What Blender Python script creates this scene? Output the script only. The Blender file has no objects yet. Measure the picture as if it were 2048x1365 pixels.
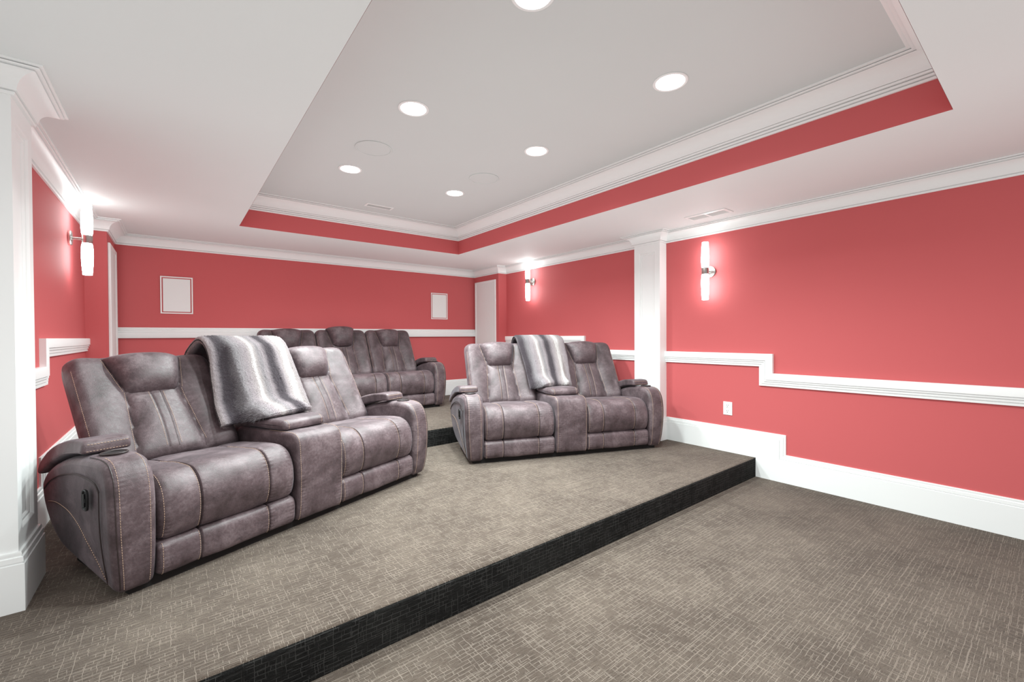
import bpy, math, random
from mathutils import Vector, Matrix, noise
random.seed(7)
C = bpy.context.scene.collection
sc = bpy.context.scene
PI = math.pi

# ------------------------------------------------------------------ room measures (metres)
XL, XR, YB = -0.637, 4.2237, 6.219            # left wall, right wall, back wall
YJ, XJL, XJR = 5.535, -0.481, 4.065           # bump-outs in the back corners
XCL, XCR, YP0, YP1 = -0.515, 4.1015, 2.6715, 2.996   # pilasters
YN = -2.2                                     # where the modelled room ends behind the camera
ZS, ZC = 2.4115, 2.738                        # soffit and tray ceiling
TX0, TX1, TY0, TY1 = 0.5265, 3.0476, 0.346, 5.054    # tray opening
ZTR = 2.589                                   # top of the red band in the tray
Z1, Z2, YS1, YS2 = 0.1742, 0.3484, 1.747, 3.995      # platforms

# ------------------------------------------------------------------ materials
def mat(name):
    m = bpy.data.materials.new(name); m.use_nodes = True
    nt = m.node_tree
    return m, nt, nt.nodes['Principled BSDF']
def nd(nt, typ, **kw):
    n = nt.nodes.new(typ)
    for k, v in kw.items():
        if k in n.inputs.keys(): n.inputs[k].default_value = v
        else: setattr(n, k, v)
    return n
def lk(nt, a, b): nt.links.new(a, b)
def objco(nt): return nd(nt, 'ShaderNodeTexCoord').outputs['Object']
def ramp(nt, fac, stops, interp='LINEAR'):
    r = nd(nt, 'ShaderNodeValToRGB'); r.color_ramp.interpolation = interp
    e = r.color_ramp.elements
    while len(e) < len(stops): e.new(0.5)
    for el, (p, c) in zip(e, stops):
        el.position = p; el.color = tuple(c) + (1,) if len(c) == 3 else c
    if fac is not None: lk(nt, fac, r.inputs[0])
    return r.outputs[0]
def mixc(nt, f, a, b, mode='MIX'):
    n = nd(nt, 'ShaderNodeMix', data_type='RGBA', blend_type=mode)
    for s, v in ((n.inputs[0], f), (n.inputs[6], a), (n.inputs[7], b)):
        if hasattr(v, 'links'): lk(nt, v, s)
        else: s.default_value = v if not isinstance(v, tuple) else (v + (1,) if len(v) == 3 else v)
    return n.outputs[2]
def mth(nt, op, a, b=0.0, c=0.0):
    n = nd(nt, 'ShaderNodeMath', operation=op)
    for s, v in zip(n.inputs, (a, b, c)):
        if hasattr(v, 'links'): lk(nt, v, s)
        else: s.default_value = v
    return n.outputs[0]
def bump(nt, bs, h, strength, dist):
    b = nd(nt, 'ShaderNodeBump'); b.inputs['Strength'].default_value = strength; b.inputs['Distance'].default_value = dist
    lk(nt, h, b.inputs['Height']); lk(nt, b.outputs[0], bs.inputs['Normal'])

def paint(name, col, rough, bumpy=0.03):
    m, nt, b = mat(name)
    co = objco(nt)
    n = nd(nt, 'ShaderNodeTexNoise', Scale=1.3, Detail=3.0); lk(nt, co, n.inputs['Vector'])
    c = mixc(nt, n.outputs[0], tuple(x * 0.975 for x in col), tuple(min(1, x * 1.02) for x in col))
    lk(nt, c, b.inputs['Base Color']); b.inputs['Roughness'].default_value = rough
    n2 = nd(nt, 'ShaderNodeTexNoise', Scale=420.0, Detail=2.0); lk(nt, co, n2.inputs['Vector'])
    bump(nt, b, n2.outputs[0], bumpy, 0.002)
    return m
M_RED = paint('red_wall_paint', (0.560, 0.110, 0.115), 0.68)
M_WHITE = paint('white_trim_paint', (0.86, 0.875, 0.87), 0.38, 0.01)
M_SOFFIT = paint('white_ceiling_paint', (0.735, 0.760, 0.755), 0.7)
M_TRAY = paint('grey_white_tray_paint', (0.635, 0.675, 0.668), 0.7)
M_PANEL = paint('off_white_grille_cloth', (0.82, 0.83, 0.82), 0.8, 0.1)
M_PLASTIC = paint('white_plastic', (0.88, 0.88, 0.87), 0.3, 0.0)
M_GREY = paint('grey_louvre_metal', (0.60, 0.61, 0.60), 0.5, 0.0)
M_SLOT = paint('dark_slot', (0.03, 0.03, 0.03), 0.6, 0.0)

def carpet(name, dark, light, linec, lmix, sheen):
    m, nt, b = mat(name)
    co = objco(nt)
    g = nd(nt, 'ShaderNodeNewGeometry')
    sx = nd(nt, 'ShaderNodeSeparateXYZ'); lk(nt, co, sx.inputs[0])
    sn = nd(nt, 'ShaderNodeSeparateXYZ'); lk(nt, g.outputs['True Normal'], sn.inputs[0])
    vert = mth(nt, 'GREATER_THAN', mth(nt, 'ABSOLUTE', sn.outputs[1]), 0.6)
    yy = mth(nt, 'ADD', mth(nt, 'MULTIPLY', sx.outputs[1], mth(nt, 'SUBTRACT', 1.0, vert)), mth(nt, 'MULTIPLY', sx.outputs[2], vert))
    cb = nd(nt, 'ShaderNodeCombineXYZ'); lk(nt, sx.outputs[0], cb.inputs[0]); lk(nt, yy, cb.inputs[1])
    wn = nd(nt, 'ShaderNodeTexNoise', Scale=16.0, Detail=3.0); lk(nt, cb.outputs[0], wn.inputs['Vector'])
    w = nd(nt, 'ShaderNodeVectorMath', operation='MULTIPLY_ADD')
    lk(nt, wn.outputs['Color'], w.inputs[0]); w.inputs[1].default_value = (0.016, 0.009, 0); lk(nt, cb.outputs[0], w.inputs[2])
    def brick(wd, ht, mort, off, shift, sq, sqf, swap=False):
        v = w.outputs[0]
        if swap:
            q = nd(nt, 'ShaderNodeSeparateXYZ'); lk(nt, v, q.inputs[0]); c = nd(nt, 'ShaderNodeCombineXYZ'); lk(nt, q.outputs[1], c.inputs[0]); lk(nt, q.outputs[0], c.inputs[1]); v = c.outputs[0]
        mp = nd(nt, 'ShaderNodeMapping'); mp.inputs['Location'].default_value = shift; lk(nt, v, mp.inputs['Vector'])
        k = nd(nt, 'ShaderNodeTexBrick', offset=off, offset_frequency=2, squash=sq, squash_frequency=sqf)
        k.inputs['Scale'].default_value = 1.0; k.inputs['Mortar Size'].default_value = mort; k.inputs['Mortar Smooth'].default_value = 0.4
        k.inputs['Brick Width'].default_value = wd; k.inputs['Row Height'].default_value = ht
        lk(nt, mp.outputs[0], k.inputs['Vector']); return k.outputs['Fac']
    def mask(sc_, lo, hi, off):
        mp = nd(nt, 'ShaderNodeMapping'); mp.inputs['Location'].default_value = (off, off * 1.7, 0); lk(nt, cb.outputs[0], mp.inputs['Vector'])
        n = nd(nt, 'ShaderNodeTexNoise', Scale=sc_, Detail=1.0); lk(nt, mp.outputs[0], n.inputs['Vector'])
        return ramp(nt, n.outputs[0], [(lo, (0,) * 3), (hi, (1,) * 3)])
    l1 = mth(nt, 'MULTIPLY', brick(0.066, 0.0185, 0.0015, 0.37, (0, 0, 0), 0.62, 3), mask(15.0, 0.40, 0.52, 0))
    l2 = mth(nt, 'MULTIPLY', brick(0.052, 0.033, 0.0015, 0.43, (0.03, 0.011, 0), 1.4, 2, True), mask(12.0, 0.46, 0.56, 5.0))
    l3 = mth(nt, 'MULTIPLY', brick(0.125, 0.043, 0.0016, 0.63, (0.07, 0.02, 0), 1.6, 2), mask(7.0, 0.44, 0.56, 9.0))
    line = mth(nt, 'MAXIMUM', l3, mth(nt, 'MAXIMUM', l1, l2))
    sp = nd(nt, 'ShaderNodeTexNoise', Scale=300.0, Detail=3.0, Roughness=0.75); lk(nt, co, sp.inputs['Vector'])
    mid = nd(nt, 'ShaderNodeTexNoise', Scale=2.3, Detail=5.0, Roughness=0.62); lk(nt, co, mid.inputs['Vector'])
    base = mixc(nt, ramp(nt, mid.outputs[0], [(0.34, (0,) * 3), (0.66, (1,) * 3)]), dark, light)
    base = mixc(nt, ramp(nt, sp.outputs[0], [(0.32, (0,) * 3), (0.66, (1,) * 3)]), mixc(nt, 1.0, base, (0.50, 0.48, 0.46), 'MULTIPLY'), base)
    smp = nd(nt, 'ShaderNodeMapping'); smp.inputs['Scale'].default_value = (34, 150, 1); lk(nt, cb.outputs[0], smp.inputs['Vector'])
    sk = nd(nt, 'ShaderNodeTexNoise', Scale=1.0, Detail=3.0, Roughness=0.65); lk(nt, smp.outputs[0], sk.inputs['Vector'])
    base = mixc(nt, ramp(nt, sk.outputs[0], [(0.36, (0.75,) * 3), (0.50, (0,) * 3)]), base, mixc(nt, 1.0, base, (0.52, 0.50, 0.49), 'MULTIPLY'))  # dark streaks painted for the small shadows in the pile
    col = mixc(nt, mth(nt, 'MULTIPLY', line, lmix), base, linec)
    lk(nt, col, b.inputs['Base Color']); b.inputs['Roughness'].default_value = 0.95
    b.inputs['Specular IOR Level'].default_value = 0.1
    b.inputs['Sheen Weight'].default_value = sheen; b.inputs['Sheen Roughness'].default_value = 0.5
    b.inputs['Sheen Tint'].default_value = (0.85, 0.80, 0.74, 1)
    h = mth(nt, 'ADD', mth(nt, 'MULTIPLY', sp.outputs[0], 0.7), mth(nt, 'ADD', mth(nt, 'MULTIPLY', line, 0.5), mth(nt, 'MULTIPLY', sk.outputs[0], 0.8)))
    bump(nt, b, h, 1.0, 0.007)
    return m
M_CARPET = carpet('patterned_taupe_carpet', (0.093, 0.069, 0.055), (0.163, 0.129, 0.104), (0.36, 0.30, 0.25), 0.50, 0.15)
M_CARPET_SHADE = carpet('painted_shade_riser_carpet', (0.016, 0.016, 0.016), (0.030, 0.030, 0.029), (0.085, 0.083, 0.080), 0.6, 0.0)  # darker copy of the taupe carpet: step-face shade put into its colour

def leather():
    m, nt, b = mat('plum_brown_distressed_leather')
    co = objco(nt)
    n1 = nd(nt, 'ShaderNodeTexNoise', Scale=5.5, Detail=6.0, Roughness=0.62, Distortion=0.4); lk(nt, co, n1.inputs['Vector'])
    n2 = nd(nt, 'ShaderNodeTexNoise', Scale=70.0, Detail=5.0, Roughness=0.65); lk(nt, co, n2.inputs['Vector'])
    f = mth(nt, 'ADD', mth(nt, 'MULTIPLY', n1.outputs[0], 0.72), mth(nt, 'MULTIPLY', n2.outputs[0], 0.28))
    c = ramp(nt, f, [(0.35, (0.040, 0.026, 0.028)), (0.5, (0.088, 0.061, 0.067)), (0.65, (0.170, 0.129, 0.138))])
    n3 = nd(nt, 'ShaderNodeTexNoise', Scale=24.0, Detail=8.0, Roughness=0.72, Distortion=0.6); lk(nt, co, n3.inputs['Vector'])
    n4 = nd(nt, 'ShaderNodeTexNoise', Scale=4.0, Detail=3.0); lk(nt, co, n4.inputs['Vector'])
    spots = mth(nt, 'MULTIPLY', ramp(nt, n3.outputs[0], [(0.52, (0,) * 3), (0.66, (1,) * 3)]), ramp(nt, n4.outputs[0], [(0.42, (0,) * 3), (0.6, (1,) * 3)]))
    c = mixc(nt, mth(nt, 'MULTIPLY', spots, 0.6), c, (0.042, 0.031, 0.036))
    lk(nt, c, b.inputs['Base Color'])
    r = ramp(nt, n2.outputs[0], [(0.3, (0.44,) * 3), (0.7, (0.64,) * 3)]); lk(nt, r, b.inputs['Roughness'])
    b.inputs['Specular IOR Level'].default_value = 0.55
    b.inputs['Sheen Weight'].default_value = 0.15; b.inputs['Sheen Roughness'].default_value = 0.35
    b.inputs['Sheen Tint'].default_value = (0.85, 0.9, 1.0, 1)
    v = nd(nt, 'ShaderNodeTexVoronoi', Scale=260.0); lk(nt, co, v.inputs['Vector'])
    h = mth(nt, 'ADD', mth(nt, 'MULTIPLY', v.outputs['Distance'], 0.5), mth(nt, 'MULTIPLY', n2.outputs[0], 1.2))
    b2 = nd(nt, 'ShaderNodeBump'); b2.inputs['Strength'].default_value = 0.25; b2.inputs['Distance'].default_value = 0.003
    lk(nt, h, b2.inputs['Height']); lk(nt, b2.outputs[0], b.inputs['Normal'])
    return m
M_LEATHER = leather()
def plain(name, col, rough, metal=0.0):
    m, nt, b = mat(name)
    co = objco(nt)
    n = nd(nt, 'ShaderNodeTexNoise', Scale=60.0, Detail=2.0); lk(nt, co, n.inputs['Vector'])
    lk(nt, mixc(nt, n.outputs[0], tuple(x * 0.9 for x in col), col), b.inputs['Base Color'])
    b.inputs['Roughness'].default_value = rough; b.inputs['Metallic'].default_value = metal
    return m
M_STITCH = plain('tan_thread', (0.62, 0.43, 0.31), 0.7)
M_PIPING = plain('dark_seam_piping', (0.035, 0.024, 0.024), 0.5)
M_BLACK = plain('black_plastic', (0.012, 0.012, 0.013), 0.35)
M_BASE = plain('black_base_cloth', (0.012, 0.011, 0.011), 0.9)
M_NICKEL = plain('brushed_nickel', (0.55, 0.54, 0.52), 0.32, 1.0)

def emit(name, col, s):
    m = bpy.data.materials.new(name); m.use_nodes = True
    nt = m.node_tree; nt.nodes.remove(nt.nodes['Principled BSDF'])
    e = nd(nt, 'ShaderNodeEmission'); e.inputs[0].default_value = tuple(col) + (1,); e.inputs[1].default_value = s
    lk(nt, e.outputs[0], nt.nodes['Material Output'].inputs[0])
    return m
M_TUBE = emit('glowing_opal_glass', (0.90, 1.0, 0.99), 13.0)
M_DISC = emit('glowing_lamp_lens', (0.97, 1.0, 0.99), 14.0)

def fur():
    m, nt, b = mat('striped_faux_fur')
    co = nd(nt, 'ShaderNodeTexCoord').outputs['UV']
    s = nd(nt, 'ShaderNodeSeparateXYZ'); lk(nt, co, s.inputs[0])
    n = nd(nt, 'ShaderNodeTexNoise', Scale=7.0, Detail=4.0); lk(nt, co, n.inputs['Vector'])
    mp = nd(nt, 'ShaderNodeMapping'); mp.inputs['Scale'].default_value = (70, 260, 1); lk(nt, co, mp.inputs['Vector'])
    st = nd(nt, 'ShaderNodeTexNoise', Scale=1.0, Detail=3.0, Roughness=0.7); lk(nt, mp.outputs[0], st.inputs['Vector'])
    u = mth(nt, 'ADD', s.outputs[0], mth(nt, 'ADD', mth(nt, 'MULTIPLY', mth(nt, 'SUBTRACT', n.outputs[0], 0.5), 0.06), mth(nt, 'MULTIPLY', mth(nt, 'SUBTRACT', st.outputs[0], 0.5), 0.10)))
    dk, gr, wh, mv, lt = (0.055, 0.043, 0.052), (0.26, 0.24, 0.25), (0.80, 0.78, 0.76), (0.33, 0.285, 0.30), (0.42, 0.37, 0.365)
    c = ramp(nt, u, [(0.0, lt), (0.035, mv), (0.085, dk), (0.16, dk), (0.25, gr), (0.34, mv), (0.395, lt), (0.42, wh), (0.45, lt), (0.50, gr), (0.55, mv), (0.605, dk), (0.675, dk), (0.745, mv), (0.81, lt), (0.87, wh), (0.92, lt), (1.0, mv)])
    c = mixc(nt, ramp(nt, st.outputs[0], [(0.28, (0.75,) * 3), (0.62, (0,) * 3)]), c, mixc(nt, 1.0, c, (0.34, 0.32, 0.35), 'MULTIPLY'))
    lk(nt, c, b.inputs['Base Color']); b.inputs['Roughness'].default_value = 0.9
    b.inputs['Sheen Weight'].default_value = 0.1
    b.inputs['Specular IOR Level'].default_value = 0.15
    bump(nt, b, st.outputs[0], 1.0, 0.012)
    return m
M_FUR = fur()

# ------------------------------------------------------------------ mesh helpers
class MB:
    def __init__(s): s.v = []; s.f = []; s.m = []; s.uv = None
    def quad_grid(s, P, mi=0, closed_u=False, flip=False):
        """P[i][j] rows of points -> grid of quads"""
        n0 = len(s.v); R = len(P); K = len(P[0])
        for row in P: s.v.extend(row)
        for i in range(R - 1):
            for j in range(K if closed_u else K - 1):
                j2 = (j + 1) % K
                q = [n0 + i * K + j, n0 + i * K + j2, n0 + (i + 1) * K + j2, n0 + (i + 1) * K + j]
                s.f.append(q[::-1] if flip else q); s.m.append(mi)
        return n0
    def fan(s, idx, c, mi=0, flip=False):
        n = len(s.v); s.v.append(c)
        for a, b in zip(idx, idx[1:] + idx[:1]):
            s.f.append([b, a, n] if flip else [a, b, n]); s.m.append(mi)
    def box(s, a, b, mi=0, M=None):
        n = len(s.v)
        for z in (a[2], b[2]):
            for x, y in ((a[0], a[1]), (b[0], a[1]), (b[0], b[1]), (a[0], b[1])):
                p = Vector((x, y, z)); s.v.append(M @ p if M else p)
        for q in ((3, 2, 1, 0), (4, 5, 6, 7), (0, 1, 5, 4), (1, 2, 6, 5), (2, 3, 7, 6), (3, 0, 4, 7)):
            s.f.append([n + i for i in q]); s.m.append(mi)
    def dash(s, p, t, nrm, L=0.0075, W=0.0017, H=0.0011, mi=1):
        t = t.normalized(); b = nrm.cross(t).normalized(); nrm = t.cross(b).normalized()
        n = len(s.v)
        for h, k in ((-0.0005, 1.0), (H, 0.6)):
            for a, c in ((-1, -1), (1, -1), (1, 1), (-1, 1)):
                s.v.append(p + t * (a * L * .5 * (0.75 + .25 * k)) + b * (c * W * .5 * k) + nrm * h)
        for q in ((4, 5, 6, 7), (0, 1, 5, 4), (1, 2, 6, 5), (2, 3, 7, 6), (3, 0, 4, 7)):
            s.f.append([n + i for i in q]); s.m.append(mi)
    def stitch(s, path, normals, mi=1, gap=0.0115, lift=0.0006):
        acc = 0.0; nxt = gap * .5
        for i in range(len(path) - 1):
            a, b = path[i], path[i + 1]; L = (b - a).length
            if L < 1e-9: continue
            while nxt <= acc + L:
                k = (nxt - acc) / L
                nn = normals[i].lerp(normals[i + 1], k).normalized()
                s.dash(a.lerp(b, k) + nn * lift, b - a, nn, mi=mi); nxt += gap
            acc += L
    def tube(s, path, r, mi=0, n=8, cap=True):
        P = []
        up = None
        for i, p in enumerate(path):
            t = (path[min(i + 1, len(path) - 1)] - path[max(i - 1, 0)]).normalized()
            if up is None: up = Vector((0, 0, 1)) if abs(t.z) < 0.9 else Vector((1, 0, 0))
            u = (up - t * up.dot(t)).normalized(); w = t.cross(u); up = u
            rr = r[i] if isinstance(r, (list, tuple)) else r
            P.append([p + (u * math.cos(2 * PI * k / n) + w * math.sin(2 * PI * k / n)) * rr for k in range(n)])
        n0 = s.quad_grid(P, mi, closed_u=True)
        if cap:
            s.fan([n0 + k for k in range(n)], path[0].copy(), mi, flip=True)
            s.fan([n0 + (len(P) - 1) * n + k for k in range(n)], path[-1].copy(), mi)
    def lathe(s, prof, M=None, n=32, mi=0):
        """prof list of (r, z) from bottom to top around Z"""
        P = []
        for r, z in prof:
            row = [Vector((r * math.cos(2 * PI * k / n), r * math.sin(2 * PI * k / n), z)) for k in range(n)]
            P.append([M @ p for p in row] if M else row)
        s.quad_grid(P, mi, closed_u=True)
    def build(s, name, mats, parent=None, smooth=True, loc=None):
        me = bpy.data.meshes.new(name)
        me.from_pydata([tuple(p) for p in s.v], [], s.f)
        for m in (mats if isinstance(mats, (list, tuple)) else [mats]): me.materials.append(m)
        if any(s.m): me.polygons.foreach_set('material_index', s.m)
        if smooth: me.polygons.foreach_set('use_smooth', [True] * len(me.polygons))
        if s.uv:
            l = me.uv_layers.new(name='UVMap')
            for lo in me.loops: l.data[lo.index].uv = s.uv[lo.vertex_index]
        me.update()
        if smooth:
            try: me.set_sharp_from_angle(angle=math.radians(38))
            except Exception: pass
        o = bpy.data.objects.new(name, me); C.objects.link(o)
        if parent is not None: o.parent = parent
        if loc is not None: o.location = loc
        return o

def thing(name, label, cat, loc=(0, 0, 0), rotz=0.0, group=None):
    o = bpy.data.objects.new(name, None); C.objects.link(o)
    o.empty_display_size = 0.1; o.location = loc; o.rotation_euler = (0, 0, rotz)
    o['label'] = label; o['category'] = cat
    if group: o['group'] = group
    return o
def tag(o, label, cat, group=None):
    o['label'] = label; o['category'] = cat
    if group: o['group'] = group
    return o
def struct(o, label=None, cat=None):
    o['kind'] = 'structure'
    if label: o['label'] = label
    if cat: o['category'] = cat
    return o
def copy_tree(o, parent=None):
    c = o.copy(); C.objects.link(c)
    if parent is not None: c.parent = parent
    for ch in list(o.children): copy_tree(ch, c)
    return c

def sweep_path(mb, path, N, prof, side=1, mi=0, ends=True):
    """prof [(a, b)]: a in the plane (mitred), b along N; side=1 -> a grows along t x N"""
    path = [Vector(p) for p in path]; N = Vector(N)
    rows = []
    for i, p in enumerate(path):
        ls = []
        if i > 0: ls.append(((p - path[i - 1]).normalized().cross(N)) * side)
        if i < len(path) - 1: ls.append(((path[i + 1] - p).normalized().cross(N)) * side)
        m = ls[0] if len(ls) == 1 else (ls[0] + ls[1]) / (1 + ls[0].dot(ls[1]))
        rows.append([p + m * a + N * b for a, b in prof])
    n0 = len(mb.v); K = len(prof)
    for i in range(len(rows) - 1):
        a = len(mb.v); mb.v.extend(rows[i]); mb.v.extend(rows[i + 1])
        for j in range(K - 1):
            q = [a + j, a + j + 1, a + K + j + 1, a + K + j]
            mb.f.append(q if side > 0 else q[::-1]); mb.m.append(mi)
    if ends:
        for r in (rows[0], rows[-1]):
            a = len(mb.v); mb.v.extend(r); mb.f.append([a + j for j in range(K)]); mb.m.append(mi)

# ------------------------------------------------------------------ room shell
def rect(mb, pts, mi=0): 
    n = len(mb.v); mb.v.extend(Vector(p) for p in pts); mb.f.append([n, n + 1, n + 2, n + 3]); mb.m.append(mi)
WT = 0.12
# floor and platforms
XE = -2.6
m = MB(); m.box((XE - WT, YN, -0.1), (XR + WT, YS1 + 0.05, 0.0)); struct(m.build('floor', M_CARPET, smooth=False), 'taupe carpet with a fine brick-like line pattern on the lower floor', 'floor')
def platform(y0, y1, z0, z1, label):
    mb = MB(); r = 0.022
    arc = [(y0 + r - r * math.sin(a), z1 - r + r * math.cos(a)) for a in [PI / 2 * k / 8 for k in range(9)]]
    top = [(y1, z0), (y1, z1)] + arc[:5]; face = arc[4:] + [(y0, z0)]
    xs = (XE, XR + 0.02) if z1 == Z1 else (XL - 0.02, XR + 0.02)
    mb.quad_grid([[Vector((x, y, z)) for y, z in top] for x in xs], flip=True)
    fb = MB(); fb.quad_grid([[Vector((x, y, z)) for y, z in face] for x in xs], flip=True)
    struct(fb.build('floor_riser', M_CARPET_SHADE), 'carpeted face (shade put into its colour) of the ' + label.split(' carpeted')[0] + ' platform step', 'step face')
    o = mb.build('floor_platform', M_CARPET)
    return struct(o, label, 'platform')
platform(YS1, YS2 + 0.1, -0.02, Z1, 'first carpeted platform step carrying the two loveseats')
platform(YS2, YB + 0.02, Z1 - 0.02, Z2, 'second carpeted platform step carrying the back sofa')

# walls
m = MB(); m.box((XR, YN, -0.1), (XR + WT, YB + WT, ZC + 0.1)); m.box((XJR, YJ, 0), (XR + 0.01, YB + 0.02, ZS + 0.02)); struct(m.build('wall_right', M_RED, smooth=False), 'red painted wall on the right with a shallow bump-out at its far end', 'wall')
m = MB(); m.box((XL - WT, YP0 + 0.01, -0.1), (XL, YB + WT, ZC + 0.1)); m.box((XL - 0.01, YJ, 0), (XJL, YB + 0.02, ZS + 0.02)); struct(m.build('wall_left', M_RED, smooth=False), 'red painted wall on the left with a shallow bump-out at its far end', 'wall')
m = MB(); m.box((XE - WT, YN, -0.1), (XE, YP0 + 0.2, ZC + 0.1)); m.box((XE - WT, YP0 + 0.08, -0.1), (XL - WT, YP0 + 0.2, ZC + 0.1)); struct(m.build('wall_bounce', M_SOFFIT, smooth=False), 'plain white unseen walls added left of the viewer for neutral bounce light', 'wall')  # unseen white bay added to keep light on the pilaster and soffit neutral
m = MB(); m.box((XL - 0.05, YB, -0.1), (XR + 0.05, YB + WT, ZC + 0.1)); struct(m.build('wall_back', M_RED, smooth=False), 'red painted wall across the back behind the three seat sofa', 'wall')
# ceiling: soffit ring, red tray sides, tray ceiling
m = MB()
X0, X1 = XL - 0.02, XR + 0.02
for a, b in (((X0, YN, ZS), (TX0, YB + 0.02, ZC + 0.06)), ((XE - 0.02, YN, ZS), (X0, YP0 + 0.1, ZC + 0.06)), ((TX1, YN, ZS), (X1, YB + 0.02, ZC + 0.06)), ((TX0, YN, ZS), (TX1, TY0, ZC + 0.06)), ((TX0, TY1, ZS), (TX1, YB + 0.02, ZC + 0.06))):
    m.box(a, b, 0)
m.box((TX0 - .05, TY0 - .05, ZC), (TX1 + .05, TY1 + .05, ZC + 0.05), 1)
e = 0.001
rect(m, [(TX0 + e, TY0, ZS), (TX0 + e, TY1, ZS), (TX0 + e, TY1, ZC), (TX0 + e, TY0, ZC)], 2)
rect(m, [(TX1 - e, TY0, ZS), (TX1 - e, TY0, ZC), (TX1 - e, TY1, ZC), (TX1 - e, TY1, ZS)], 2)
rect(m, [(TX0, TY1 - e, ZS), (TX1, TY1 - e, ZS), (TX1, TY1 - e, ZC), (TX0, TY1 - e, ZC)], 2)
rect(m, [(TX0, TY0 + e, ZS), (TX0, TY0 + e, ZC), (TX1, TY0 + e, ZC), (TX1, TY0 + e, ZS)], 2)
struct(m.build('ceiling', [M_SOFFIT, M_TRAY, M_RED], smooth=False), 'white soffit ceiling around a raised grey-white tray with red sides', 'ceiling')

# crown moulding
def crown_prof(h, steps=0):
    k = h / 0.11
    pts = [(0, -0.11), (0.012, -0.11), (0.014, -0.102), (0.014, -0.098), (0.008, -0.097), (0.008, -0.094), (0.02, -0.092)]
    for i in range(9):
        a = PI / 2 * i / 8
        pts.append((0.02 + 0.064 * (1 - math.cos(a)), -0.092 + 0.070 * math.sin(a)))
    pts += [(0.078, -0.0205), (0.078, -0.0165), (0.096, -0.016), (0.098, -0.011), (0.090, -0.010), (0.090, -0.007), (0.11, -0.007), (0.11, 0)]
    pts = [(a * k, b * k) for a, b in pts]
    return pts
m = MB()
ring = [(XR, YN), (XR, YP0), (XCR, YP0), (XCR, YP1), (XR, YP1), (XR, YJ), (XJR, YJ), (XJR, YB), (XJL, YB), (XJL, YJ), (XL, YJ), (XL, YP1), (XCL, YP1), (XCL, YP0), (XL - 0.12, YP0)]
sweep_path(m, [(x, y, ZS) for x, y in ring], (0, 0, 1), crown_prof(0.11), side=-1)
struct(m.build('trim_1', M_WHITE), 'white crown moulding around the top of the red walls and pilasters', 'crown moulding')
m = MB()
h = ZC - ZTR
pt = [(0, -h), (0.012, -h), (0.014, -h + .012), (0.006, -h + .013), (0.006, -h + .017), (0.020, -h + .018), (0.022, -h + .029), (0.013, -h + .030), (0.013, -h + .034), (0.030, -h + .035), (0.034, -h + 0.044), (0.028, -h + 0.045), (0.028, -h + 0.048)]
for i in range(9):
    a = PI / 2 * i / 8
    pt.append((0.036 + 0.080 * (1 - math.cos(a)), -h + 0.048 + 0.080 * math.sin(a)))
pt += [(0.110, -0.0205), (0.110, -0.017), (0.131, -0.017), (0.133, -0.012), (0.122, -0.011), (0.122, -0.008), (0.1495, -0.008), (0.1495, 0)]
loop = [(TX1, 2.0), (TX1, TY1), (TX0, TY1), (TX0, TY0), (TX1, TY0), (TX1, 2.0)]
sweep_path(m, [(x, y, ZC) for x, y in loop], (0, 0, 1), pt, side=-1, ends=False)
struct(m.build('trim_2', M_WHITE), 'white crown moulding inside the raised ceiling tray', 'crown moulding')

# baseboards
BH = 0.245
bb = [(0, 0), (0, 0.020), (0.196, 0.020), (0.198, 0.013), (0.201, 0.013), (0.204, 0.017), (0.224, 0.016), (0.226, 0.010), (0.229, 0.010), (0.234, 0.012), (BH, 0.009), (BH, 0)]
def inwall(name, path, N, prof, label, cat, side=1):
    m = MB(); sweep_path(m, path, N, prof, side=side); return struct(m.build(name, M_WHITE), label, cat)
m = MB(); NR = (-1, 0, 0); NL = (1, 0, 0)
sweep_path(m, [(XR, YN, 0), (XR, YS1, 0), (XR, YS1, Z1), (XR, YP0, Z1)], NR, bb, side=1)
sweep_path(m, [(XR, YP1, Z1), (XR, YS2, Z1), (XR, YS2, Z2), (XR, YJ, Z2)], NR, bb, side=1)
bbh = [(b, a) for a, b in bb]
sweep_path(m, [(XR, YP0, Z1), (XCR, YP0, Z1), (XCR, YP1, Z1), (XR, YP1, Z1)], (0, 0, 1), bbh, side=-1)
sweep_path(m, [(XR, YJ, Z2), (XJR, YJ, Z2), (XJR, YB, Z2)], (0, 0, 1), bbh, side=-1)
struct(m.build('baseboard_right', M_WHITE), 'tall white baseboard stepping up the right wall with the platforms', 'baseboard')
m = MB()
sweep_path(m, [(XL, YP1, Z1), (XL, YS2, Z1), (XL, YS2, Z2), (XL, YJ, Z2)], NL, bb, side=-1)
sweep_path(m, [(XL, YP1, Z1), (XCL, YP1, Z1), (XCL, YP0, Z1), (XL - 0.12, YP0, Z1)], (0, 0, 1), bbh, side=-1)
sweep_path(m, [(XJL, YB, Z2), (XJL, YJ, Z2), (XL, YJ, Z2)], (0, 0, 1), bbh, side=-1)
struct(m.build('baseboard_left', M_WHITE), 'tall white baseboard stepping up the left wall with the platforms', 'baseboard')
m = MB(); sweep_path(m, [(XJR, YB, Z2), (XJL, YB, Z2)], (0, 0, 1), bbh, side=-1)
struct(m.build('baseboard_back', M_WHITE), 'tall white baseboard along the back wall', 'baseboard')

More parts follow.
